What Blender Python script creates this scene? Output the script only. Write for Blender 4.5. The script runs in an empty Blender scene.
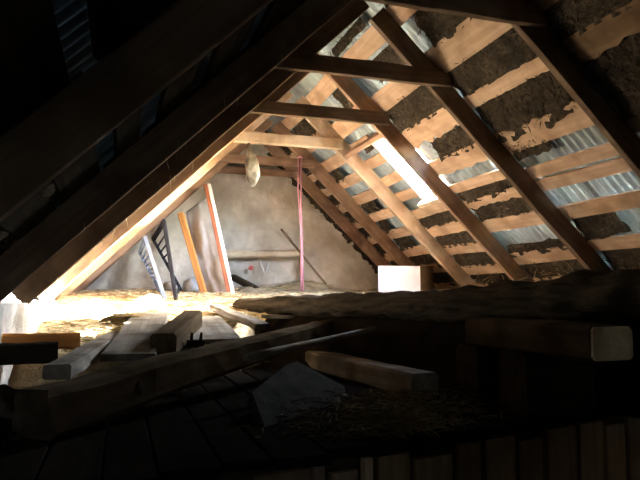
import bpy, bmesh, math, random
from mathutils import Vector, Matrix, noise

random.seed(7)
SC = bpy.context.scene
COL = SC.collection
V = Vector

# ------------------------------------------------------------------ camera
F_PX = 640.0
YAW, PITCH = math.radians(17.45), math.radians(5.18)
cam_d = bpy.data.cameras.new('camera')
cam_d.sensor_width = 36.0
cam_d.lens = 36.0 * F_PX / 640.0
cam_d.clip_start = 0.02
cam = bpy.data.objects.new('camera', cam_d)
COL.objects.link(cam)
cam.rotation_euler = (math.pi / 2 + PITCH, 0, -YAW)
SC.camera = cam
C_F = V((math.sin(YAW) * math.cos(PITCH), math.cos(YAW) * math.cos(PITCH), math.sin(PITCH)))
C_R = V((math.cos(YAW), -math.sin(YAW), 0))
C_U = C_R.cross(C_F)

def ray(px, py):
    return C_F + C_R * ((px - 320) / F_PX) + C_U * ((240 - py) / F_PX)
def P(px, py, Y):                       # pixel at a known depth along the ridge
    r = ray(px, py); return r * (Y / r.y)
def G(px, py, Z):                       # pixel on a level surface
    r = ray(px, py); return r * (Z / r.z)

# ------------------------------------------------------------------ light
SUN_DIR = V((-3.02, -0.30, -1.30)).normalized()       # the way the sunlight travels
world = bpy.data.worlds.new('world'); SC.world = world
world.use_nodes = True
wn = world.node_tree.nodes; wl = world.node_tree.links
bg = wn['Background']
sky = wn.new('ShaderNodeTexSky')
sky.sky_type = 'NISHITA'; sky.sun_disc = False
sky.sun_elevation = math.asin(-SUN_DIR.z)
sky.sun_rotation = math.atan2(-SUN_DIR.x, -SUN_DIR.y)
sky.dust_density = 3.0
wl.new(sky.outputs[0], bg.inputs[0]); bg.inputs[1].default_value = 38.0
sun_d = bpy.data.lights.new('sun', 'SUN'); sun_d.energy = 780.0; sun_d.angle = math.radians(0.8)
sun_d.color = (1.0, 0.96, 0.92)
sun = bpy.data.objects.new('sun', sun_d); COL.objects.link(sun)
sun.location = (6, 6, 6)
sun.rotation_euler = SUN_DIR.to_track_quat('-Z', 'Y').to_euler()
SC.view_settings.view_transform = 'Standard'
SC.view_settings.look = 'None'
SC.view_settings.gamma = 1.0
SC.view_settings.use_curve_mapping = False
SC.view_settings.exposure = 0.9
SC.cycles.use_guiding = True
SC.cycles.sample_clamp_indirect = 0.0
SC.cycles.max_bounces = 10
SC.cycles.diffuse_bounces = 8
SC.cycles.transparent_max_bounces = 12
SC.cycles.use_denoising = True

# ------------------------------------------------------------------ roof frame of reference
ANG = math.radians(44.3)
RX, RZ = 1.685, 2.113                                  # where the two rafter undersides would meet
DR = V((math.cos(ANG), 0, -math.sin(ANG))); NR = V((math.sin(ANG), 0, math.cos(ANG)))
DL = V((-math.cos(ANG), 0, -math.sin(ANG))); NL = V((-math.sin(ANG), 0, math.cos(ANG)))
RAF = 0.15
def SR(s, Y, off=0.0): return V((RX, Y, RZ)) + DR * s + NR * off
def SL(s, Y, off=0.0): return V((RX, Y, RZ)) + DL * s + NL * off
TY = [1.72, 3.12, 4.26, 5.38, 6.45, 7.48, 8.16]        # the seven trusses along the ridge
Y_BACK, Y_FRONT = 8.3, -2.2
DECK = -0.5
# skylight opening in the right slope
SKY_S = (0.945, 1.65); SKY_Y = (5.45, 5.94)
portal_d = bpy.data.lights.new('skylight_daylight', 'AREA'); portal_d.shape = 'RECTANGLE'
portal_d.size = SKY_Y[1] - SKY_Y[0]; portal_d.size_y = SKY_S[1] - SKY_S[0]
portal_d.cycles.is_portal = True
portal = bpy.data.objects.new('skylight_daylight', portal_d); COL.objects.link(portal)
portal.matrix_world = Matrix.Translation(SR(sum(SKY_S) / 2, sum(SKY_Y) / 2, 0.30)) @ Matrix(
    (( 0, DR.x, NR.x, 0), (1, 0, 0, 0), (0, DR.z, NR.z, 0), (0, 0, 0, 1)))

# ------------------------------------------------------------------ materials
MATS = {}
def base_mat(name, rough=0.8, metallic=0.0, spec=0.3):
    m = bpy.data.materials.new(name); m.use_nodes = True
    b = m.node_tree.nodes['Principled BSDF']
    b.inputs['Roughness'].default_value = rough
    b.inputs['Metallic'].default_value = metallic
    b.inputs['Specular IOR Level'].default_value = spec
    MATS[name] = m
    return m, m.node_tree.nodes, m.node_tree.links, b

def noisy(name, c1, c2, scale=(8, 8, 8), detail=6, rough=0.85, lo=0.3, hi=0.7, bump=0.3, bdist=0.01,
          c3=None, big=1.2, big_lo=0.45, big_hi=0.65, metallic=0.0, var=0.25, spec=0.0):
    m, N, L, b = base_mat(name, rough, metallic, spec)
    tc = N.new('ShaderNodeTexCoord'); mp = N.new('ShaderNodeMapping')
    mp.inputs['Scale'].default_value = scale
    oi = N.new('ShaderNodeObjectInfo')
    L.new(tc.outputs['Object'], mp.inputs['Vector'])
    cx = N.new('ShaderNodeVectorMath'); cx.operation = 'SCALE'
    cv = N.new('ShaderNodeCombineXYZ')
    for i in range(3): L.new(oi.outputs['Random'], cv.inputs[i])
    L.new(cv.outputs[0], cx.inputs[0]); cx.inputs['Scale'].default_value = 37.0
    L.new(cx.outputs[0], mp.inputs['Location'])
    nz = N.new('ShaderNodeTexNoise'); nz.inputs['Scale'].default_value = 1.0
    nz.inputs['Detail'].default_value = detail; nz.inputs['Roughness'].default_value = 0.62
    L.new(mp.outputs[0], nz.inputs['Vector'])
    rp = N.new('ShaderNodeValToRGB')
    rp.color_ramp.elements[0].position = lo; rp.color_ramp.elements[0].color = (*c1, 1)
    rp.color_ramp.elements[1].position = hi; rp.color_ramp.elements[1].color = (*c2, 1)
    L.new(nz.outputs[0], rp.inputs[0])
    out = rp.outputs[0]
    if c3:
        n2 = N.new('ShaderNodeTexNoise'); n2.inputs['Scale'].default_value = big; n2.inputs['Detail'].default_value = 5
        a2 = N.new('ShaderNodeVectorMath'); a2.operation = 'ADD'
        L.new(tc.outputs['Object'], a2.inputs[0]); L.new(cx.outputs[0], a2.inputs[1])
        L.new(a2.outputs[0], n2.inputs['Vector'])
        mr = N.new('ShaderNodeMapRange'); mr.inputs[1].default_value = big_lo; mr.inputs[2].default_value = big_hi
        L.new(n2.outputs[0], mr.inputs[0])
        mx = N.new('ShaderNodeMix'); mx.data_type = 'RGBA'
        L.new(mr.outputs[0], mx.inputs[0]); L.new(out, mx.inputs[6]); mx.inputs[7].default_value = (*c3, 1)
        out = mx.outputs[2]
    if var:
        hv = N.new('ShaderNodeHueSaturation')
        mr = N.new('ShaderNodeMapRange'); mr.inputs[3].default_value = 1 - var; mr.inputs[4].default_value = 1 + var
        L.new(oi.outputs['Random'], mr.inputs[0]); L.new(mr.outputs[0], hv.inputs['Value'])
        L.new(out, hv.inputs['Color']); out = hv.outputs[0]
    L.new(out, b.inputs['Base Color'])
    if bump:
        bp = N.new('ShaderNodeBump'); bp.inputs['Strength'].default_value = bump; bp.inputs['Distance'].default_value = bdist
        L.new(nz.outputs[0], bp.inputs['Height']); L.new(bp.outputs[0], b.inputs['Normal'])
    return m

GR = (1.6, 26, 26)                                     # grain runs along the local x axis
noisy('board_wood', (.46, .305, .195), (.64, .45, .31), GR, c3=(.40, .26, .165), big=5, var=.14)
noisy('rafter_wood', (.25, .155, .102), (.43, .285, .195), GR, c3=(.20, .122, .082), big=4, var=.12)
noisy('pale_wood', (.52, .43, .30), (.68, .58, .42), GR, c3=(.40, .30, .20), big=4, var=.05)
noisy('shaded_board', (.17, .105, .06), (.30, .195, .115), GR, c3=(.13, .08, .045), big=4, var=.1)  # darker board copy: front bay's shade put into the colour; also the partition
noisy('orange_wood', (.48, .20, .06), (.70, .33, .11), GR, var=.08)
noisy('white_painted_wood', (.70, .68, .64), (.80, .78, .75), GR, var=.0)
noisy('red_brown_wood', (.30, .10, .06), (.42, .16, .09), GR, var=.0)
noisy('weathered_wood', (.13, .118, .10), (.25, .23, .20), GR, c3=(.10, .088, .07), big=4, var=.2)
noisy('old_beam_wood', (.035, .026, .016), (.085, .064, .042), GR, c3=(.03, .021, .013), big=4, var=.15)
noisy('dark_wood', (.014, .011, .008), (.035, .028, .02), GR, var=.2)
noisy('shaded_plank', (.005, .004, .003), (.014, .0115, .009), GR, c3=(.007, .0055, .004), big=4, var=.2)  # near-black: the shade of the front deck is put into the colour
noisy('bark', (.015, .012, .009), (.065, .052, .037), (5, 30, 30), bump=.8, bdist=.02, var=.05)
noisy('plaster', (.54, .51, .45), (.72, .695, .64), (9, 9, 9), c3=(.46, .415, .34), big=1.8, bump=.6, bdist=.03, var=0)
noisy('whitewash', (.34, .33, .31), (.56, .55, .53), (7, 7, 7), c3=(.24, .22, .19), big=2.5, bump=.7, bdist=.03, var=0)
noisy('stone', (.035, .032, .028), (.085, .078, .068), (9, 9, 9), bump=.6, bdist=.02, var=.1)
noisy('dull_stone', (.02, .0185, .016), (.05, .046, .04), (9, 9, 9), bump=.6, bdist=.02, var=0)
noisy('earth', (.006, .005, .0035), (.016, .013, .010), (6, 6, 6), var=0)  # near-black: holds the shade of the fill under the log; also lower floor
noisy('thatch', (.035, .027, .02), (.13, .10, .07), (30, 30, 30), bump=1.0, bdist=.03, c3=(.05, .04, .03), big=6, var=.2)
noisy('skylit_rafter', (.42, .31, .22), (.60, .47, .35), GR, c3=(.34, .25, .17), big=4, var=.05)  # paler rafter copy: skylight brightness on the fifth truss put into the colour
noisy('shaded_wood', (.13, .088, .06), (.25, .175, .122), GR, c3=(.10, .068, .046), big=4, var=.1)  # darker rafter copy with the near trusses' shade in the colour; also the stick
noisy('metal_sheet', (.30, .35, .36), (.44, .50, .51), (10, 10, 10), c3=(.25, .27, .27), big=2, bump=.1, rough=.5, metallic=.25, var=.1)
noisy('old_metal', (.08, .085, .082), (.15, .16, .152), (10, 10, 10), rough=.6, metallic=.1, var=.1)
noisy('straw', (.34, .275, .17), (.60, .51, .35), (14, 14, 14), bump=.9, bdist=.03, c3=(.28, .22, .13), big=2.5, var=0)
noisy('dark_straw', (.06, .045, .024), (.15, .11, .06), (20, 20, 20), bump=.8, bdist=.02, var=.1)
noisy('black_iron', (.012, .013, .018), (.022, .023, .030), (15, 15, 15), rough=.7, metallic=.0, var=0)
noisy('blue_paint', (.08, .11, .18), (.14, .18, .27), (12, 12, 12), rough=.6, var=0)
noisy('grey_sheet', (.44, .44, .44), (.56, .565, .58), (5, 5, 5), c3=(.40, .39, .38), big=3, bump=.5, bdist=.02, rough=.6, var=0)
noisy('rag_cloth', (.035, .031, .026), (.085, .077, .065), (18, 18, 18), c3=(.16, .15, .135), big=9, var=0)
noisy('white_sack', (.72, .72, .71), (.82, .82, .81), (6, 6, 6), rough=.5, var=0)
noisy('card_white', (.70, .69, .70), (.78, .77, .79), (4, 4, 4), rough=.6, bump=.05, var=0)
noisy('card_brown', (.27, .17, .10), (.36, .235, .14), (4, 4, 30), bump=.1, var=0)
noisy('pink_rope', (.62, .25, .33), (.80, .42, .50), (60, 60, 60), var=0)
noisy('red_plastic', (.55, .12, .10), (.65, .18, .15), (20, 20, 20), rough=.4, var=0)
m, N, L, b = base_mat('glass')
tr = N.new('ShaderNodeBsdfTransparent'); tr.inputs[0].default_value = (.94, .96, .97, 1)
gl = N.new('ShaderNodeBsdfGlossy'); gl.inputs['Roughness'].default_value = .03
mx = N.new('ShaderNodeMixShader'); mx.inputs[0].default_value = .06
L.new(tr.outputs[0], mx.inputs[1]); L.new(gl.outputs[0], mx.inputs[2])
L.new(mx.outputs[0], N['Material Output'].inputs['Surface'])

# ------------------------------------------------------------------ builders
WM = {}
def link(name, me, mat, parent=None, M=None, smooth=False):
    o = bpy.data.objects.new(name, me)
    COL.objects.link(o)
    if mat and not me.materials: me.materials.append(MATS[mat])
    M = M if M is not None else Matrix.Identity(4)
    WM[o] = M.copy()
    if parent:
        o.parent = parent
        o.matrix_basis = WM[parent].inverted() @ M
    else:
        o.matrix_basis = M
    if smooth:
        for p in me.polygons: p.use_smooth = True
    return o
def mesh(verts, faces, name='mesh'):
    me = bpy.data.meshes.new(name)
    me.from_pydata([tuple(v) for v in verts], [], faces)
    me.update()
    return me
def centred(name, verts, faces, mat, parent=None, smooth=False, base=True):
    """world-space vertices; the object's origin goes to the middle of its base"""
    xs = [v[0] for v in verts]; ys = [v[1] for v in verts]; zs = [v[2] for v in verts]
    c = V(((min(xs) + max(xs)) / 2, (min(ys) + max(ys)) / 2, min(zs) if base else (min(zs) + max(zs)) / 2))
    return link(name, mesh([V(v) - c for v in verts], faces, name), mat, parent, Matrix.Translation(c), smooth)
def thing(name, label, cat, loc=(0, 0, 0), group=None):
    o = bpy.data.objects.new(name, None); COL.objects.link(o)
    o.empty_display_size = 0.1
    M = Matrix.Translation(V(loc)); WM[o] = M; o.matrix_basis = M
    return tag(o, label, cat, group)
def tag(o, label, cat, group=None, kind=None):
    o['label'] = label; o['category'] = cat
    if group: o['group'] = group
    if kind: o['kind'] = kind
    return o
def struct(o, label=None):
    o['kind'] = 'structure'
    if label: o['label'] = label
    return o
def empty_struct(name, loc, label=None):
    o = bpy.data.objects.new(name, None); COL.objects.link(o)
    M = Matrix.Translation(V(loc)); WM[o] = M; o.matrix_basis = M
    return struct(o, label)

def frame(p0, p1, up):
    x = (p1 - p0).normalized()
    z = (V(up) - x * V(up).dot(x)).normalized()
    y = z.cross(x)
    M = Matrix(((x.x, y.x, z.x, p0.x), (x.y, y.y, z.y, p0.y), (x.z, y.z, z.z, p0.z), (0, 0, 0, 1)))
    return M
def beam(name, p0, p1, w, h, mat, parent=None, up=(0, 0, 1), taper=1.0, seg=6, jit=.003, ch=.12, rag=(0, 0), bow=0.0, endj=0.0):
    """a sawn or hewn timber: w across, h along `up`, chamfered, slightly uneven; rag roughens the two edges"""
    p0, p1 = V(p0), V(p1)
    M = frame(p0, p1, up); Ln = (p1 - p0).length
    if max(rag) > 0: seg = max(seg, int(Ln / .035))
    c = min(w, h) * ch
    sec = [(-w/2 + c, -h/2), (w/2 - c, -h/2), (w/2, -h/2 + c), (w/2, h/2 - c), (w/2 - c, h/2), (-w/2 + c, h/2), (-w/2, h/2 - c), (-w/2, -h/2 + c)]
    vs, fs = [], []
    sd = random.random() * 90
    for i in range(seg + 1):
        u = i / seg; k = 1 + (taper - 1) * u
        bx = bow * math.sin(math.pi * u)
        dy = noise.noise(V((sd, u * Ln * 2.2, 0))) * jit * 1.5
        dz = noise.noise(V((sd, u * Ln * 2.2, 7))) * jit * 1.5 + bx
        rl = (noise.fractal(V((sd, u * Ln * 9, 3)), 1.0, 2.0, 4) + .3) * rag[0]
        rr = (noise.fractal(V((sd, u * Ln * 9, 5)), 1.0, 2.0, 4) + .3) * rag[1]
        for (a, b2) in sec:
            y = a * k + dy + random.uniform(-jit, jit) * .5
            if a < 0: y += max(-w * .3, min(rl, w * .55))
            else: y -= max(-w * .3, min(rr, w * .55))
            ex = random.uniform(-endj, endj) if i in (0, seg) else 0
            vs.append((u * Ln + ex, y, b2 * k + dz + random.uniform(-jit, jit) * .5))
    for i in range(seg):
        for j in range(8):
            a, b2 = i * 8 + j, i * 8 + (j + 1) % 8
            fs.append((a, a + 8, b2 + 8, b2))
    fs.append(tuple(range(8))); fs.append(tuple(seg * 8 + j for j in reversed(range(8))))
    return link(name, mesh(vs, fs, name), mat, parent, M)
def pole(name, pts, radii, mat, parent=None, n=10, jit=0.0, rough=4.0):
    """a round timber, rope or bar through points, with a radius at each"""
    pts = [V(p) for p in pts]
    M = frame(pts[0], pts[-1], (0.13, .2, 1) if abs((pts[-1] - pts[0]).normalized().z) < .9 else (0, 1, 0))
    Mi = M.inverted(); q = [Mi @ p for p in pts]
    vs, fs = [], []
    sd = random.random() * 50
    for i, p in enumerate(q):
        d = (q[min(i + 1, len(q) - 1)] - q[max(i - 1, 0)]).normalized()
        a = V((0, 0, 1)); a = (a - d * a.dot(d)).normalized(); b2 = d.cross(a)
        for j in range(n):
            t = 2 * math.pi * j / n
            r = radii[i] * (1 + jit * noise.fractal(V((p.x * rough + sd, math.cos(t) * 1.4, math.sin(t) * 1.4)), 1, 2, 3))
            vs.append(p + (b2 * math.cos(t) + a * math.sin(t)) * r)
    for i in range(len(q) - 1):
        for j in range(n):
            a, b2 = i * n + j, i * n + (j + 1) % n
            fs.append((a, b2, b2 + n, a + n))
    fs.append(tuple(reversed(range(n)))); fs.append(tuple((len(q) - 1) * n + j for j in range(n)))
    return link(name, mesh(vs, fs, name), mat, parent, M, smooth=True)
def lerp(a, b2, t): return a + (b2 - a) * t
def along(p0, p1, n): return [V(p0).lerp(V(p1), i / (n - 1)) for i in range(n)]
def prism(name, pts, thick, nrm, mat, parent=None):
    pts = [V(p) for p in pts]; n = len(pts); nrm = V(nrm).normalized()
    vs = pts + [p + nrm * thick for p in pts]
    fs = [tuple(range(n)), tuple(n + i for i in reversed(range(n)))] + [(i, n + i, n + (i + 1) % n, (i + 1) % n) for i in range(n)]
    o = centred(name, vs, fs, mat, parent)
    bm = bmesh.new(); bm.from_mesh(o.data); bmesh.ops.recalc_face_normals(bm, faces=bm.faces); bm.to_mesh(o.data); bm.free()
    return o
def grid_surface(name, f, nu, nv, mat, parent=None, keep=None, smooth=True):
    vs = [f(i / nu, j / nv) for i in range(nu + 1) for j in range(nv + 1)]
    fs = []
    for i in range(nu):
        for j in range(nv):
            if keep and not keep((i + .5) / nu, (j + .5) / nv): continue
            a = i * (nv + 1) + j
            fs.append((a, a + 1, a + nv + 2, a + nv + 1))
    return centred(name, vs, fs, mat, parent, smooth)
def strands(name, items, mat, width=.005):
    """items: (start, direction*length, droop): thin bent blades joined in one mesh"""
    vs, fs = [], []
    for p, d, dr in items:
        p, d = V(p), V(d)
        sd = d.cross(V((random.uniform(-1, 1), random.uniform(-1, 1), random.uniform(-1, 1))))
        if sd.length < 1e-6: continue
        sd = sd.normalized() * width * random.uniform(.5, 1.1)
        mid = p + d * .5; end = p + d + V((0, 0, -dr))
        k = len(vs)
        vs += [p - sd, p + sd, mid - sd, mid + sd, end]
        fs += [(k, k + 1, k + 3, k + 2), (k + 2, k + 3, k + 4)]
    o = centred(name, vs, fs, mat)
    o['kind'] = 'stuff'
    return o
def fr(x, y, z=0.0, sc=1.0, o=4): return noise.fractal(V((x * sc, y * sc, z * sc)), 1.0, 2.0, o)

# ------------------------------------------------------------------ the shell: walls, floors
def wall_slab(name, f_in, nu, nv, outv, mat, label):
    """an uneven inner face with a flat back so that the wall has its thickness"""
    vs, fs = [], []
    for i in range(nu + 1):
        for j in range(nv + 1): vs.append(f_in(i / nu, j / nv))
    n = len(vs)
    for i in range(nu):
        for j in range(nv):
            a = i * (nv + 1) + j; fs.append((a, a + 1, a + nv + 2, a + nv + 1))
    ring = [i * (nv + 1) for i in range(nu + 1)] + [nu * (nv + 1) + j for j in range(1, nv + 1)] + \
           [i * (nv + 1) + nv for i in reversed(range(nu))] + [j for j in reversed(range(1, nv))]
    for a in ring: vs.append(V(vs[a]) + outv)
    k = len(ring)
    for i in range(k): fs.append((ring[i], ring[(i + 1) % k], n + (i + 1) % k, n + i))
    fs.append(tuple(n + i for i in range(k)))
    o = centred(name, vs, fs, mat, smooth=False)
    for p in o.data.polygons: p.use_smooth = len(p.vertices) == 4
    return struct(o, label)

GROUND = -2.7
wall_slab('wall_left', lambda u, v: V((-.50 - .05 * fr(u * 10.5, v * 2.7, 1, 3.2), lerp(Y_FRONT, Y_BACK + .1, u), lerp(GROUND, -.03 + .02 * fr(u * 10, 0, 0, 3), v))),
          150, 36, V((-.62, 0, 0)), 'whitewash', 'rough whitewashed stone wall under the left eave')
wall_slab('wall_right', lambda u, v: V((3.87 + .05 * fr(u * 10.5, v * 2.7, 5, 3.2), lerp(Y_FRONT, Y_BACK + .1, u), lerp(GROUND, -.03, v))),
          100, 30, V((.62, 0, 0)), 'stone', 'dark rough stone wall under the right eave')
def roof_z(x, off=.2): return RZ - abs(x - RX) * math.tan(ANG) + off / math.cos(ANG)
def gable(Y, sgn):
    def f(u, v):
        x = lerp(-.62, 3.99, u)
        z = lerp(GROUND, max(roof_z(x), .03), v)
        d = .05 * fr(x, z, 2, 2.2, 5) + .022 * fr(x, z, 4, 8, 3)
        return V((x, Y + d * sgn, z))
    return f
wall_slab('wall_back', gable(Y_BACK, 1), 90, 90, V((0, .5, 0)), 'plaster', 'rough cream plastered gable wall at the far end')
DX0, DX1, DZ = 1.15, 2.05, -.85                          # doorway added unseen behind the viewer to let in fill daylight
o = prism('wall_front', [(-.62, Y_FRONT, GROUND), (DX0, Y_FRONT, GROUND), (DX0, Y_FRONT, DZ), (DX1, Y_FRONT, DZ), (DX1, Y_FRONT, GROUND), (3.99, Y_FRONT, GROUND),
                         (3.99, Y_FRONT, .05), (RX, Y_FRONT, roof_z(RX)), (-.62, Y_FRONT, .05)], -.5, (0, 1, 0), 'stone')
struct(o, 'stone gable wall with an added doorway behind the viewer')
door = empty_struct('added_door_1', ((DX0 + DX1) / 2, Y_FRONT - .2, GROUND), 'added plank door with a gap for fill daylight in the wall behind the viewer')
for k in range(5):
    xx = DX0 + .075 + k * .15
    beam('plank', (xx, Y_FRONT - .2, GROUND + .01), (xx, Y_FRONT - .2, DZ - .005), .03, .147, 'old_beam_wood', door, up=(1, 0, 0), seg=3)
for zz in (-2.3, -1.2):
    beam('plank', (DX0 + .81, Y_FRONT - .2, GROUND + .01), (DX0 + .81, Y_FRONT - .2, DZ - .005), .03, .08, 'old_beam_wood', door, up=(1, 0, 0), seg=3) if zz < -2 else None
    beam('ledge', (DX0 + .01, Y_FRONT - .17, zz), (DX0 + .84, Y_FRONT - .17, zz), .025, .1, 'old_beam_wood', door, seg=3)
pd2 = bpy.data.lights.new('added_doorway_fill', 'AREA'); pd2.shape = 'RECTANGLE'  # portal of the added doorway, fill light for surfaces facing the camera
pd2.size = .2; pd2.size_y = DZ - GROUND; pd2.cycles.is_portal = True
po2 = bpy.data.objects.new('added_doorway_fill', pd2); COL.objects.link(po2)
po2.location = (DX1 - .09, Y_FRONT - .52, (DZ + GROUND) / 2); po2.rotation_euler = (math.pi / 2, 0, math.pi)
gf = grid_surface('floor_lower', lambda u, v: V((lerp(-.6, 4.0, u), lerp(Y_FRONT, Y_BACK, v), GROUND + .02 * fr(u * 5, v * 10, 0, 2))), 20, 40, 'earth')
struct(gf, 'dark earth floor of the room below the loft')

# loft deck: planks laid along the ridge, cut to an uneven front lip
def lip(x): return 1.78 + .255 * (x + .45)
deck = empty_struct('floor', (1.7, 5, DECK), 'dark plank floor of the loft')
x = -.56
while x < 3.9:
    w = min(random.uniform(.15, .21), 3.93 - x)
    if w < .06: break
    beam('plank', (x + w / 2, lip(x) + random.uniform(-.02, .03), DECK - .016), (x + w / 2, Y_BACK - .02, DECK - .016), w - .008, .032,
         'shaded_plank', deck, seg=8, jit=.003)
    x += w
beam('joist', (-.56, lip(-.56) + .12, DECK - .11), (3.9, lip(3.9) + .12, DECK - .11), .12, .15, 'old_beam_wood', deck, seg=10, jit=.01)
# boarding that closes the front of the loft below the lip
part = empty_struct('wall_partition', (1.7, 2.2, DECK - .9), 'vertical board partition below the front lip of the loft')
x = -.5; k = 0
ws = [.17, .2, .14, .19, .16, .21, .05, .12, .05, .15, .19, .13, .18, .15, .2, .17, .15, .2, .18, .2, .16, .2, .18, .2, .2]
while x < 3.8 and k < len(ws):
    w = ws[k]; zt = DECK - .045 - (.03 if k % 3 == 1 else 0)
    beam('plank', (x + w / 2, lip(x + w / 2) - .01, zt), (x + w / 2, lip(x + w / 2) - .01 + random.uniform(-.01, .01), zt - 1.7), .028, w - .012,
         'board_wood' if w < .1 else 'shaded_board', part, up=(1, .255, 0), seg=5, jit=.004)
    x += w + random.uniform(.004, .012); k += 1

# ------------------------------------------------------------------ roof: metal sheets, thatch, boards, skylight
def holes_r(s, Y):
    if SKY_S[0] < s < SKY_S[1] and SKY_Y[0] < Y < SKY_Y[1]: return True
    for (hs, hy, rs, ry) in ((.86, 4.45, .03, .02), (1.27, 4.98, .035, .022), (1.62, 4.62, .012, .05), (1.9, 4.22, .012, .03), (2.33, 3.55, .03, .006), (1.30, 5.10, .03, .03)):
        if abs(s - hs) < rs and abs(Y - hy) < ry: return True
    return False
def corrugated(name, S, y0, y1, s0, s1, off, parent, hole=None, mat='metal_sheet'):
    pitch = .076; nc = max(6, int((y1 - y0) / pitch * 8)); nr = max(4, int((s1 - s0) / .05))
    def f(u, v):
        Y = lerp(y0, y1, u); s = lerp(s0, s1, v)
        return S(s, Y, off + .010 * math.cos(2 * math.pi * Y / pitch))
    return grid_surface(name, f, nc, nr, mat, parent,
                        keep=(lambda u, v: not hole(lerp(s0, s1, v), lerp(y0, y1, u))) if hole else None)
ceil_r = empty_struct('ceiling_right', (RX + 1.1, 3.1, 1.1), 'right roof slope of boards, thatch remnants and corrugated sheets')
ceil_l = empty_struct('ceiling_left', (RX - 1.1, 3.1, 1.1), 'dark left roof slope of boards and corrugated sheets')
OUT = .225
y = Y_FRONT - .2; k = 0
while y < Y_BACK + .3:
    y1 = min(y + .70, Y_BACK + .4)
    for (s0, s1, o2) in ((-.22, 1.75, .012), (1.6, 3.37, 0)):
        corrugated('corrugated_sheet', SR, y, y1 + .06, s0, s1, OUT + o2 + (k % 2) * .004, ceil_r, holes_r)
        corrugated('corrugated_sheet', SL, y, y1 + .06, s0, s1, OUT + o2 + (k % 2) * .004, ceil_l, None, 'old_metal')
    y = y1; k += 1
rc = V((RX, 0, RZ + .30))
o = prism('ridge_cap', [(RX - .26, Y_FRONT - .3, RZ + .10), (RX, Y_FRONT - .3, RZ + .37), (RX + .26, Y_FRONT - .3, RZ + .10), (RX, Y_FRONT - .3, RZ + .39)],
          Y_BACK - Y_FRONT + .7, (0, 1, 0), 'metal_sheet', ceil_r)

# rows of boards in each bay of the right slope: (from, to) measured down the slope
ROWS = {
    0: [(.14, .34), (.55, .78), (.98, 1.17), (1.57, 1.72), (1.87, 2.0), (2.14, 2.27), (2.50, 2.63), (2.85, 2.98)],
    1: [(.10, .27), (.53, .755), (.98, 1.10), (1.37, 1.585), (1.735, 1.84), (1.865, 1.975), (2.15, 2.285), (2.53, 2.65), (2.88, 3.0)],
    2: [(.10, .27), (.53, .72), (.97, 1.19), (1.37, 1.55), (1.66, 1.76), (1.87, 1.98), (2.13, 2.28), (2.56, 2.71), (2.9, 3.0)],
    3: [(.10, .27), (.50, .70), (.80, .90), (1.05, 1.17), (1.30, 1.42), (1.55, 1.67), (1.80, 1.92), (2.05, 2.20), (2.36, 2.50), (2.66, 2.80), (2.95, 3.06)],
    4: [(.10, .25), (.46, .62), (.80, .95), (1.10, 1.23), (1.38, 1.52), (1.68, 1.81), (1.98, 2.11), (2.28, 2.42), (2.60, 2.74), (2.92, 3.04)],
    5: [(.10, .25), (.46, .62), (.80, .95), (1.10, 1.23), (1.40, 1.54), (1.70, 1.83), (2.00, 2.13), (2.32, 2.45), (2.62, 2.75), (2.92, 3.04)],
}
RAGGED = {(1, 3): (.06, .01), (2, 2): (.0, .05), (0, 2): (0, .03), (2, 3): (0, .03), (1, 2): (.0, .015), (2, 5): (.015, .03), (3, 7): (.03, .01)}
def board_r(s0, s1, y0, y1, rag=(0, 0)):
    sm = (s0 + s1) / 2
    a = SR(sm + random.uniform(-.012, .012), y0, RAF + .013); b2 = SR(sm + random.uniform(-.012, .012), y1, RAF + .013)
    # local +y of the board points up the slope: rag[0] is the lower edge, rag[1] the upper edge
    beam('board', a, b2, s1 - s0, .024, 'board_wood' if y1 > 3.3 else ('shaded_board' if y1 > 2 else 'dark_wood'), ceil_r, up=NR, seg=5, jit=.003, rag=rag)  # boards darken towards the viewer, front shade put into their colour
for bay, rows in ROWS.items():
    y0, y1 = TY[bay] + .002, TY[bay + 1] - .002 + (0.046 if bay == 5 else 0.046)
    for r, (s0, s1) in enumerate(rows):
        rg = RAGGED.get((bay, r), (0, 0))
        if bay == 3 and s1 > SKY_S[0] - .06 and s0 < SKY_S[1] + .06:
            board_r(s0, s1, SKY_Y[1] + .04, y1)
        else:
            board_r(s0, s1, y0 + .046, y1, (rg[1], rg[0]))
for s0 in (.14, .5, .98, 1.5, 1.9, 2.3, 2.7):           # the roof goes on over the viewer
    board_r(s0, s0 + .16, Y_FRONT + .02, TY[0])

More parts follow.
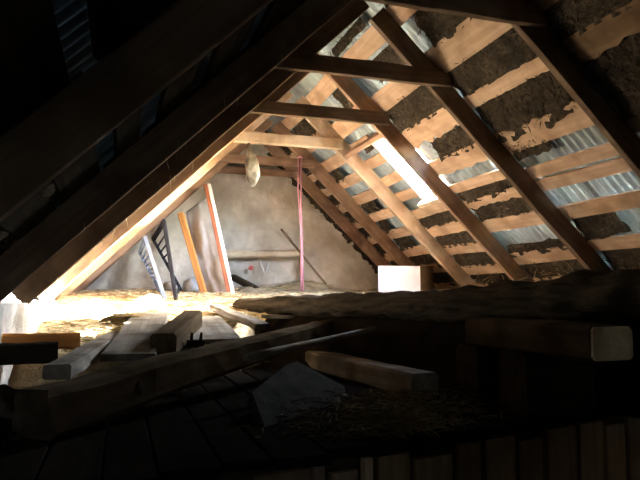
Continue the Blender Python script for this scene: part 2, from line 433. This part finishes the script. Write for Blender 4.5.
# remnants of old thatch and sod between the boards
def thatch(S, s0, s1, y0, y1, parent, hang=.03, sag=.02, lift=.0):
    nu, nv = max(8, int((y1 - y0) / .03)), max(5, int((s1 - s0) / .03))
    sd = random.random() * 40
    def f(u, v):
        Y = lerp(y0, y1, u)
        edge = hang * (.3 + .9 * fr(Y, sd, 0, 5, 5)) * v
        s = lerp(s0, s1, v) + edge
        off = RAF + .034 + lift - sag * (math.sin(math.pi * min(1, v * 1.0)) + .2) - .028 * fr(Y, s, sd, 11, 4)
        if v > .7: off -= .03 * (v - .7) / .3
        return S(s, Y, off)
    return grid_surface('thatch_patch', f, nu, nv, 'thatch', parent)
TH = [  # bay, from, to, fraction of the bay along the ridge, hang
    (0, -.02, .15, 0, 1, .02), (0, .33, .57, 0, 1, .02), (0, .76, 1.0, 0, 1, .02), (0, 1.16, 1.60, 0, 1, .05), (0, 1.72, 1.86, .3, .8, .02), (0, 2.27, 2.5, .0, .6, .03),
    (1, -.02, .12, 0, 1, .02), (1, .25, .55, 0, .86, .02), (1, .74, .99, 0, 1, .015), (1, 1.09, 1.44, 0, 1, .05), (1, 1.50, 1.62, .6, 1, .05), (1, 2.65, 2.9, 0, 1, .03), (1, 2.28, 2.5, .55, 1, .04),
    (2, -.02, .06, .3, 1, .02), (2, .30, .50, .2, .7, .05), (2, .71, .98, 0, 1, .02), (2, 1.18, 1.38, 0, .78, .05), (2, 1.76, 1.88, 0, 1, .05), (2, 1.97, 2.12, .0, 1, .04), (2, 2.48, 2.58, 0, 1, .05), (2, 2.70, 2.92, 0, 1, .04),
    (3, .27, .52, .0, .5, .04), (3, .88, .97, .55, .8, .02), (3, 1.92, 2.06, .2, 1, .03), (3, 2.2, 2.37, 0, 1, .03), (3, 2.49, 2.67, 0, 1, .04), (3, 2.8, 2.96, 0, 1, .03),
    (4, .25, .47, .1, 1, .05), (4, .61, .82, .0, .35, .06), (4, .95, 1.1, .7, 1, .05), (4, 1.52, 1.7, .6, 1, .05), (4, 1.81, 2.0, .75, 1, .04), (4, 2.1, 2.3, .5, 1, .04), (4, 2.41, 2.62, 0, 1, .05), (4, 2.73, 2.93, 0, 1, .05),
    (5, .25, .47, 0, 1, .04), (5, .61, .82, .3, 1, .05), (5, .95, 1.1, 0, 1, .05), (5, 1.23, 1.42, .5, 1, .05), (5, 1.53, 1.72, .4, 1, .05), (5, 1.83, 2.02, .3, 1, .05), (5, 2.12, 2.34, .2, 1, .05), (5, 2.44, 2.64, 0, 1, .05), (5, 2.74, 2.94, 0, 1, .05),
]
fib = []
for (bay, s0, s1, a, b2, hg) in TH:
    y0, y1 = TY[bay] + .05, TY[bay + 1] + .0
    Y0, Y1 = lerp(y0, y1, a), lerp(y0, y1, b2)
    thatch(SR, s0, s1, Y0, Y1, ceil_r, hang=hg)
    for q in range(int((Y1 - Y0) * (s1 - s0 + .1) * 900)):
        s = random.uniform(s0, s1 - .02); Y = random.uniform(Y0, Y1)
        L2 = random.uniform(.02, .06)
        d = DR * random.uniform(-.6, .8) + V((0, random.uniform(-1, 1), 0)) - NR * random.uniform(.0, .35)
        fib.append((SR(s, Y, RAF + .012 - random.uniform(0, .02)), d.normalized() * L2, random.uniform(0, .02)))
o = strands('thatch_fibre', fib, 'thatch', .0032)
tag(o, 'loose dark thatch fibres hanging between the boards of the right roof slope', 'thatch', kind='stuff')
# closes the top of the far bays and the gap beside the gable
def joint(u, v):
    s_ = lerp(.25, 2.9, u)
    o_ = lerp(.10, -.035 - .06 * max(-.3, fr(s_ * 3, 4, 1, 4, 4)), v)
    return SR(s_, lerp(Y_BACK + .03, Y_BACK - .07, .5 + .5 * v * fr(s_, 9, 2, 6)), o_)
grid_surface('thatch_patch', joint, 110, 6, 'thatch', ceil_r)
for (s0, s1) in ((.0, 3.0),):
    thatch(SR, s0, s1, TY[6] + .05, Y_BACK + .03, ceil_r, hang=.0, sag=.0)

# left slope
LEFT0 = [(.12, .32), (.40, .60), (.70, .90), (1.0, 1.20), (1.22, 1.34), (1.46, 1.68), (1.80, 1.98), (2.10, 2.24), (2.34, 2.55), (2.60, 2.80), (2.85, 3.0)]
BARE = {0: (1.34, 1.68, 1.98, 2.24), -1: (2.30,)}        # gaps where the bare metal shows
for bay in range(-1, 6):
    y0, y1 = (Y_FRONT + .02, TY[0]) if bay < 0 else (TY[bay] + .05, TY[bay + 1] + .046)
    if bay == 0: rows = LEFT0
    elif bay == -1: rows = [(.12, .35), (.42, .66), (.74, 1.0), (1.06, 1.3), (1.36, 1.6), (1.66, 1.9), (1.96, 2.3), (2.39, 2.7), (2.76, 3.0)]
    else:
        rows = []; s = .12
        while s < 3.0:
            w = random.uniform(.15, .23); rows.append((s, s + w)); s += w + random.uniform(.03, .10)
    for k, (a_, b_) in enumerate(rows):
        beam('board', SL((a_ + b_) / 2, y0, RAF + .013), SL((a_ + b_) / 2, y1, RAF + .013), b_ - a_, .024, 'board_wood' if bay > 2 else 'dark_wood', ceil_l, up=NL, seg=4, jit=.003)  # near bays get dark boards: their shade is put into the colour
        if k + 1 < len(rows) and rows[k + 1][0] - b_ > .025 and b_ not in BARE.get(bay, ()):
            thatch(SL, b_ - .01, rows[k + 1][0] + .01, y0, y1 - .05, ceil_l, hang=.02)

# skylight
win = empty_struct('window_1', SR(1.3, 5.7, RAF), 'small overexposed skylight in the right slope beside the fourth truss')
s0, s1 = SKY_S; y0, y1 = SKY_Y
fo = .19
def fbar(a, b2, w, h): return beam('frame_bar', a, b2, w, h, 'white_painted_wood', win, up=NR, seg=3, jit=.001)
fbar(SR(s0 - .02, y0 - .02, fo), SR(s0 - .02, y1 + .04, fo), .04, .12)
fbar(SR(s1 + .02, y0 - .02, fo), SR(s1 + .02, y1 + .04, fo), .04, .12)
fbar(SR(s0, y1 + .02, fo), SR(s1, y1 + .02, fo), .04, .12)
fbar(SR(s0, y0 - .01, fo + .04), SR(s1, y0 - .01, fo + .04), .02, .06)
prism('pane', [SR(s0, y0, .25), SR(s1, y0, .25), SR(s1, y1, .25), SR(s0, y1, .25)], .004, NR, 'glass', win)
beam('trimmer', SR(s0 - .075, TY[3] + .05, .085), SR(s0 - .075, TY[4], .085), .05, .11, 'rafter_wood', win, up=NR, seg=4)
beam('trimmer', SR(s1 + .075, TY[3] + .05, .095), SR(s1 + .075, y1 + .04, .095), .05, .10, 'pale_wood', win, up=NR, seg=4)

# ------------------------------------------------------------------ trusses
TL = ['nearest roof truss, almost lost in the dark at upper left', 'second roof truss with its collar beam crossing the top edge of the photo',
      'third roof truss with the long dark collar beam across upper centre', 'fourth roof truss just in front of the bright skylight',
      'fifth roof truss with the pale thick collar beam behind the skylight', 'sixth roof truss with thin brown collar beam carrying the pink rope',
      'farthest roof truss set tight against the cream gable wall']
TIE_Z = 1.60
for i, Y in enumerate(TY):
    t = thing('roof_truss', TL[i], 'roof truss', (RX, Y + .025, 0), 'roof trusses along the loft')
    w, h = .05, RAF
    rm = 'shaded_wood' if i < 3 else 'skylit_rafter' if i == 4 else 'rafter_wood'
    dl = (0, .0, 0, 0, 0, -.045, 0)[i]
    for S, N_ in ((SL, NL), (SR, NR)):
        dd = dl if S is SL else 0
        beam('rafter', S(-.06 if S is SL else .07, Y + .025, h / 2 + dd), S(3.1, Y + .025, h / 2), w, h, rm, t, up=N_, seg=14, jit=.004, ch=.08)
    zt = TIE_Z + (0, 0, 0, 0, .0, .0, .0)[i]
    th_ = (.13, .125, .125, .115, .125, .10, .09)[i]
    xin = 1.685 - RX + (RZ - zt) / math.tan(ANG)
    ext = (.16, .16, .16, .14, .07, .06, .06)[i]
    m = 'pale_wood' if i == 4 else 'shaded_wood' if i == 3 else rm
    yy = Y - .024 if i != 4 else Y + .0
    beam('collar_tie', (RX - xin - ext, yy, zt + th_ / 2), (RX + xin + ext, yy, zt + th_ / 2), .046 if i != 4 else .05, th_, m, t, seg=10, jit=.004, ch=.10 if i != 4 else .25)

# ------------------------------------------------------------------ straw bed over the back of the loft
def yf(x):
    return max(3.42 + 1.5 * max(0, min(x, 1.2) - .10), 5.75 - 2.5 * (x - 1.1) if x > 1.1 else 0) if x < 2.0 else 3.5 + .1
def sstep(t): t = max(0, min(1, t)); return t * t * (3 - 2 * t)
def bedz(x, y):
    f = yf(x)
    top = -.28 + .14 * sstep((y - 3.4) / 2.2) + .17 * sstep((y - 5.0) / 1.8) + .05 * sstep((y - 7.0) / 1.2)
    top += .030 * fr(x, y, 0, 1.7, 4) + .015 * fr(x, y, 3, 7, 3)
    top += .06 * sstep((x - 3.0) / .8)
    top += .13 * math.exp(-((x - 2.35) / .42) ** 2 - ((y - 7.95) / .3) ** 2) + .07 * math.exp(-((x - 1.55) / .25) ** 2 - ((y - 7.8) / .3) ** 2)
    k = sstep((y - f) / .22)
    return lerp(DECK - .01, top, k)
def bed(u, v):
    x = lerp(-.52, 3.9, u); y = lerp(3.3, Y_BACK - .01, v)
    return V((x, y, bedz(x, y)))
o = grid_surface('straw_bed', bed, 110, 130, 'straw')
tag(o, 'thick layer of pale straw covering the back of the loft floor', 'straw', kind='stuff')
items = []
for q in range(15000):
    x, y = random.uniform(-.48, 3.8), random.uniform(3.35, Y_BACK - .05)
    if y < yf(x): continue
    t = random.uniform(0, 2 * math.pi); L2 = random.uniform(.06, .22)
    items.append((V((x, y, bedz(x, y) + .004)), V((math.cos(t), math.sin(t), random.uniform(-.05, .28))) * L2, random.uniform(0, .02)))
o = strands('loose_straw', items, 'straw', .0034)
tag(o, 'loose straw stalks scattered over the straw covered back floor', 'straw', kind='stuff')

# ------------------------------------------------------------------ things at the gable end
o = beam('wall_rail', P(222, 254, 8.17), P(300, 254, 8.20), .07, .095, 'pale_wood', seg=6, jit=.005, ch=.3)
tag(o, 'pale horizontal timber rail fixed across the gable wall', 'timber')
o = beam('wall_post', P(302, 294, 8.16), P(301, 250, 8.18), .05, .05, 'rafter_wood', seg=4, up=(0, 1, 0))
tag(o, 'short brown upright under the end of the pale wall rail', 'timber')
o = pole('stick', along(P(281, 229, 8.20), P(326, 284, 7.95), 6), [.015] * 6, 'shaded_wood', n=7, jit=.2)
tag(o, 'thin brown stick leaning diagonally on the gable wall', 'stick')
a, b2 = P(233, 277, 8.0), P(257, 290, 7.7)
o = beam('offcut', a, b2, .09, .07, 'old_beam_wood', seg=3)
tag(o, 'short dark timber offcut tilted in the straw under the wall rail', 'timber')
c = P(251, 268, 8.17)
o = prism('red_tag', [c + V((-.035, 0, -.02)), c + V((.02, 0, -.03)), c + V((.035, 0, .02)), c + V((-.01, 0, .035))], .02, (0, 1, 0), 'red_plastic')
tag(o, 'small red plastic scrap on the gable wall below the pale rail', 'scrap')
c = P(262, 262, 8.14)
pts = [P(259, 259, 8.14), P(262, 266, 8.13), P(265, 275, 8.13), P(268, 266, 8.13), P(269, 262, 8.14)]
o = pole('white_strap', pts, [.008, .012, .012, .010, .006], 'white_sack', n=6)
tag(o, 'thin white strap dangling on the gable wall below the pale rail', 'strap')
# rope from the sixth collar
YR = TY[5] - .06
rope = thing('hanging_rope', 'pink rope hanging straight down from the sixth collar beam', 'rope', P(302, 291, YR))
top = V((P(301, 160, YR).x, YR - .015, TIE_Z + .105))
pole('strand', [top, P(301, 200, YR), P(302, 245, YR), P(303, 291, YR)], [.008, .009, .013, .013], 'pink_rope', rope, n=7)
pole('strand', [V((top.x - .035, YR - .015, TIE_Z + .105)), P(298, 190, YR), P(301, 232, YR), P(301, 291, YR)], [.007, .008, .009, .010], 'pink_rope', rope, n=7)
pole('knot', [top + V((-.045, 0, 0)), top + V((-.017, -.006, .012)), top + V((.012, 0, 0))], [.006, .014, .006], 'pink_rope', rope, n=8)
# rag hanging from the fifth truss
def rag_sheet(u, v):
    t = 2 * math.pi * u
    prof = [.012, .028, .045, .060, .066, .064, .058, .045, .012]
    k = v * (len(prof) - 1); i = min(int(k), len(prof) - 2)
    r = lerp(prof[i], prof[i + 1], k - i) * (1 + .3 * math.sin(3 * t + 4 * v) + .25 * fr(math.cos(t), math.sin(t), v * 4, 1.5))
    c = P(lerp(249, 253, v), lerp(143, 187, v), TY[4] - .09)
    return c + V((r * math.cos(t), r * .7 * math.sin(t), 0))
o = grid_surface('hanging_rag', rag_sheet, 20, 16, 'rag_cloth')
tag(o, 'grey ragged cloth bundle hanging from left end of pale collar beam', 'cloth')

# props and frames on the left
a, b2 = P(233, 302, 6.75), P(208, 186, 7.36)
pr = thing('leaning_prop', 'white faced red-brown prop leaning up to the left rafters', 'post', a)
ax = (b2 - a).normalized()
side = V((1, -.35, 0)).normalized()
beam('plank', a + side * -.022, b2 + side * -.022, .09, .042, 'red_brown_wood', pr, up=side, seg=6)
beam('painted_face', a + side * .018, b2 + side * .018, .092, .034, 'white_painted_wood', pr, up=side, seg=6)
o = beam('orange_post', P(204, 293, 7.35), P(181, 214, 7.75), .085, .07, 'orange_wood', up=(1, -.4, 0), seg=6)
tag(o, 'bright orange wooden post leaning between grey sheet and black frame', 'post')
# grey sheet between the two posts
q = [P(186, 212, 7.85), P(212, 192, 7.72), P(233, 302, 7.25), P(204, 294, 7.55)]
def sheet(u, v):
    p = (q[0].lerp(q[1], u)).lerp(q[3].lerp(q[2], u), v)
    return p + V((0, .025 * fr(u * 2, v * 3, 2, 1.2, 4) + .006 * math.sin(u * 9 + v * 5), 0))
o = grid_surface('hanging_sheet', sheet, 24, 34, 'grey_sheet')
sm = o.modifiers.new('thickness', 'SOLIDIFY'); sm.thickness = .004
tag(o, 'wrinkled grey plastic sheet hanging between orange post and white prop', 'sheet')
def bed_end(name, label, cat, TLc, TRc, BRc, BLc, mat, wn_, wf, nr, rr):
    t = thing(name, label, cat, BRc)
    nrm = (TRc - BRc).cross(BLc - BRc).normalized()
    beam('rail', BRc, TRc, wn_, .035, mat, t, up=nrm, seg=5, jit=.001)
    beam('rail', BLc, TLc, wf, .03, mat, t, up=nrm, seg=5, jit=.001)
    beam('top_bar', TLc, TRc, .04, .03, mat, t, up=nrm, seg=4, jit=.001)
    for i in range(nr):
        u = (i + .6) / nr
        pole('rung', [BRc.lerp(TRc, u), BLc.lerp(TLc, u)], [rr, rr], mat, t, n=7)
    return t
bed_end('iron_bed_end', 'black iron barred frame standing in the straw', 'metal frame', P(153, 239, 6.9), P(164, 221, 6.4), P(177, 307, 6.15), P(181, 290, 6.8), 'black_iron', .055, .035, 9, .009)
bed_end('painted_bed_end', 'blue-grey painted barred frame left of the black one', 'metal frame', P(140, 253, 6.75), P(145, 238, 6.4), P(167, 306, 6.12), P(160, 291, 6.7), 'blue_paint', .085, .03, 10, .010)

# cardboard box at the foot of the sixth truss, right
bx = thing('cardboard_box', 'white faced cardboard box standing behind the log', 'box', P(400, 292, 6.85))
A, B = P(378, 266, 6.80), P(420, 266, 6.70)
Cc, D = P(378, 296, 6.80), P(420, 296, 6.70)
Eb = P(433, 266, 7.05); Fb = P(433, 296, 7.05)
back = Eb - B
zt, zb = A.z, Cc.z - .02
def vert(p, z): return V((p.x, p.y, z))
prism('body', [vert(A, zb), vert(B, zb), vert(B, zt), vert(A, zt)], 1, (0, 1, 0), 'card_brown', bx)
me = bx.children[0].data
nb = [vert(A, zb), vert(B, zb), vert(B, zt), vert(A, zt)]
allp = nb + [p + back for p in nb]
o_ = bx.children[0]; Mi = WM[o_].inverted()
for i, p in enumerate(allp): me.vertices[i].co = Mi @ p
nf = (B - A).cross(V((0, 0, 1))).normalized()
e = .004
prism('white_panel', [vert(A, zb) + nf * e, vert(B, zb) + nf * e, vert(B, zt) + nf * e, vert(A, zt) + nf * e], -.003, nf, 'card_white', bx)
up_ = V((0, 0, .003))
prism('flap', [vert(A, zt) + up_, vert(B, zt) + up_, vert(B, zt) + back * .5 + up_, vert(A, zt) + back * .5 + up_], .004, (0, 0, 1), 'card_brown', bx)

# ------------------------------------------------------------------ logs and beams in front
n = 90
p0, p1 = P(238, 306, 5.7), V((2.62, 1.95, .055))
pts = along(p0, p1, n); rad = []
for i, p in enumerate(pts):
    u = i / (n - 1)
    p.z += -.045 * math.sin(math.pi * u) + .012 * math.sin(u * 7) + .01 * fr(u * 5, 0, 0, 1); p.x += .02 * math.sin(u * 5)
    rad.append(lerp(.055, .135, u ** .8))
o = pole('bark_log', pts, rad, 'bark', n=26, jit=.30, rough=6)
tag(o, 'long dark bark covered log lying across the loft towards the right', 'log')

o = beam('hewn_beam', V((-.27, 2.47, -.40)), V((1.66, 4.72, -.195)), .17, .175, 'old_beam_wood', taper=.62, seg=26, jit=.008, ch=.14, endj=.02)
tag(o, 'heavy hewn beam with a knot lying diagonally across the left foreground', 'beam')
kn = (V((-.27, 2.47, -.40)).lerp(V((1.66, 4.72, -.195)), .155))
side = V((2.38, -1.96, 0)).normalized()
pole('knot', [kn + side * .070, kn + side * .082, kn + side * .088], [.034, .030, .012], 'dark_wood', o, n=10, jit=.2)

o = beam('squared_beam', V((1.83, 2.06, -.175)), V((1.81, 2.95, -.175)), .20, .14, 'old_beam_wood', seg=6, jit=.008)
beam('end_cap', V((1.83, 2.045, -.175)), V((1.83, 2.058, -.175)), .19, .13, 'pale_wood', o, seg=1, jit=.002)  # end cap paler than the sides of the beam
tag(o, 'squared beam under the log at right, its pale end facing forward', 'beam')
for k_, (xx, yy, zz, ww) in enumerate(((1.80, 2.42, -.37, .34), (1.80, 2.82, -.37, .32))):
    o = beam('support_block', (xx - ww / 2, yy, -.366), (xx + ww / 2, yy, -.366), .2, .268, 'dark_wood', seg=4, jit=.01)
    tag(o, ('dark timber block under near end of the squared beam', 'dark timber block under far end of the squared beam')[k_], 'block')

o = beam('short_beam', G(425, 386, -.437), G(316, 359, -.437), .155, .125, 'weathered_wood', seg=8, jit=.006)
tag(o, 'short squared beam with pale top lying right of the stone slab', 'beam')
# slab: a flat stone leaning in front of the hewn beam
D_, E_ = G(265, 428, DECK), G(349, 400, DECK)
B_ = P(296, 361, 3.25)
nrm = (E_ - D_).cross(B_ - D_).normalized()
def onpl(px, py):
    r = ray(px, py); return r * (D_.dot(nrm) / r.dot(nrm))
pts = [onpl(*c) for c in ((265, 427), (349, 399), (344, 386), (297, 361), (286, 365), (252, 392))]
if nrm.dot(V((0, 1, 0))) < 0: nrm = -nrm
o = prism('stone_slab', pts, .05, nrm, 'dull_stone')
tag(o, 'flat grey stone slab leaning in the dark centre foreground', 'stone')
a, b2 = P(246, 358, 3.05), P(382, 327, 4.1)
o = pole('thin_pole', along(a, b2, 8), [.022, .021, .020, .019, .018, .016, .015, .014], 'weathered_wood', n=8, jit=.1)
tag(o, 'thin pale pole lying on the hewn beam in the centre', 'pole')

# planks and timbers on the left
def plank(name, label, a, b2, w, h, mat, taper=1.0, **kw):
    o = beam(name, a, b2, w, h, mat, seg=7, jit=.005, taper=taper, **kw)
    return tag(o, label, 'plank' if 'plank' in name or 'board' in name else 'beam')
plank('grey_plank', 'narrow grey plank pointing back from the hewn beam at left', P(57, 372, 2.78), P(119, 336, 4.2), .11, .06, 'weathered_wood')
plank('dark_beam', 'dark beam end poking in from the left edge', P(-40, 356, 3.02), P(58, 352, 3.05), .10, .085, 'dark_wood')
plank('short_joist', 'orange-brown joist end under the straw edge at far left', P(-30, 343, 3.36), P(80, 341, 3.40), .08, .075, 'orange_wood')
plank('wide_board', 'wide grey board lying flat behind the hewn beam', P(128, 358, 3.15), P(152, 314, 5.0), .25, .035, 'weathered_wood')
plank('dark_timber', 'short timber with dark end leaning on the wide grey board', P(163, 346, 3.3), P(192, 320, 4.3), .13, .12, 'old_beam_wood')
plank('grey_board', 'grey board lying beside the dark ended timber', P(215, 342, 3.7), P(200, 318, 4.9), .30, .03, 'weathered_wood')
plank('split_plank', 'pale split plank lying in the sunlit straw before the white prop', P(262, 327, 4.2), P(216, 307, 5.4), .10, .045, 'weathered_wood')
plank('pale_plank', 'bright thin plank lying beside the bark log', P(262, 316, 5.05), P(338, 319, 4.85), .10, .03, 'weathered_wood')
plank('peg_block', 'small dark wooden block with pegs on the grey board', P(187, 344, 3.55), P(204, 344, 3.55), .05, .04, 'dark_wood')
for dx in (-.02, .03):
    c = P(195, 341, 3.55) + V((dx, 0, 0))
    pole('peg', [c, c + V((.004, 0, .045))], [.009, .007], 'dark_wood', o if False else bpy.data.objects['peg_block'], n=6)

# straw bundle and sack in the sun patch
def blob(name, c, rx, ry, rz, mat, nse=.25, sc=2.0, cut=-.6):
    vs, fs = [], []; nu, nv = 22, 12; sd = random.random() * 30
    for j in range(nv + 1):
        ph = math.pi * j / nv
        for i in range(nu):
            t = 2 * math.pi * i / nu
            d = V((math.sin(ph) * math.cos(t), math.sin(ph) * math.sin(t), math.cos(ph)))
            r = 1 + nse * noise.fractal(d * sc + V((sd, 0, 0)), 1, 2, 4)
            vs.append(c + V((d.x * rx * r, d.y * ry * r, max(d.z, cut) * rz * r)))
    for j in range(nv):
        for i in range(nu):
            a, b2 = j * nu + i, j * nu + (i + 1) % nu
            fs.append((a, a + nu, b2 + nu, b2))
    o = centred(name, vs, fs, mat, smooth=True)
    return o
c = P(150, 299, 5.55); c.z = bedz(c.x, c.y) + .04
o = blob('white_sack', c, .13, .10, .085, 'white_sack', .35, 2.2)
tag(o, 'crumpled white plastic sack glaring in the sun below the blue-grey frame', 'sack')
c = P(128, 309, 4.75); c.z = bedz(c.x, c.y) + .035
o = blob('straw_bundle', c, .17, .12, .06, 'dark_straw', .3, 2.5)
tag(o, 'flattened brown bundle of old straw beside the sun patch', 'straw bundle')
# near-black fill standing in for the shade under the log and left timbers
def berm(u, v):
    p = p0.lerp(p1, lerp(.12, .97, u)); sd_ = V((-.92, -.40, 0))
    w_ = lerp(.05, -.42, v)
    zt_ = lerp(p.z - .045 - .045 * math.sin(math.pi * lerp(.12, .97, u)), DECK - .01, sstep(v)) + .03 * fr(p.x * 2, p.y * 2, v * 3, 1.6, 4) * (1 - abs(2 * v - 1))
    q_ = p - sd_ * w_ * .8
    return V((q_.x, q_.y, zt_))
o = grid_surface('shade_bank', berm, 60, 16, 'earth')
tag(o, 'near-black bank standing in for the shade under the log', 'shade filler', kind='stuff')
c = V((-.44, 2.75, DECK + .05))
o = blob('shade_heap', c, .13, .36, .10, 'earth', .3, 2.0)  # added to darken the shaded wall foot in the left corner
tag(o, 'near-black heap standing in for shade in the left corner below the dark beam end', 'shade filler')
# two pale stones at the foot of the gable wall
for k_, (px, w, h) in enumerate(((171, .22, .16), (191, .20, .20))):
    c = P(px, 292, 7.9); c.z = bedz(c.x, c.y) + h * .3
    o = blob('rubble_stone', c, w / 2, .09, h / 2, 'whitewash', .2, 1.5)
    tag(o, ('pale rubble stone just right of the black barred frame', 'pale rubble stone at the foot of the orange post')[k_], 'stone')

# ------------------------------------------------------------------ loose straw in the dark foreground
items = []
for q in range(1500):
    px, py = random.gauss(395, 48), random.uniform(398, 440)
    p = G(px, py, DECK + .002)
    if p.y < lip(p.x) or p.y > 3.3: continue
    t = random.uniform(0, 6.28); L2 = random.uniform(.04, .16)
    items.append((p + V((0, 0, random.uniform(0, .05))), V((math.cos(t), math.sin(t), random.uniform(-.1, .3))) * L2, random.uniform(0, .03)))
o = strands('straw_litter', items, 'dark_straw', .003)
tag(o, 'brown straw litter on the planks near the front lip', 'straw', kind='stuff')
items = []
for i, Y in enumerate(TY[1:3]):                          # wisps caught on the left rafters
    for q in range(12):
        s = random.uniform(1.1, 2.9); p = SL(s, Y - .003, random.uniform(0, .05))
        items.append((p, V((random.uniform(-.3, .3), random.uniform(-.6, 0), -1)).normalized() * random.uniform(.03, .12), 0))
for q in range(260):                                     # tangles along the right eave and the log
    s = random.uniform(2.75, 3.0); Y = random.uniform(3.4, 6.3)
    p = SR(s, Y, random.uniform(-.05, .1))
    items.append((p, V((random.uniform(-.7, .3), random.uniform(-1, 1), random.uniform(-.4, .4))).normalized() * random.uniform(.06, .22), .02))
o = strands('straw_wisps', items, 'straw', .003)
tag(o, 'thin straw wisps caught on rafters and along the right eave', 'straw', kind='stuff')
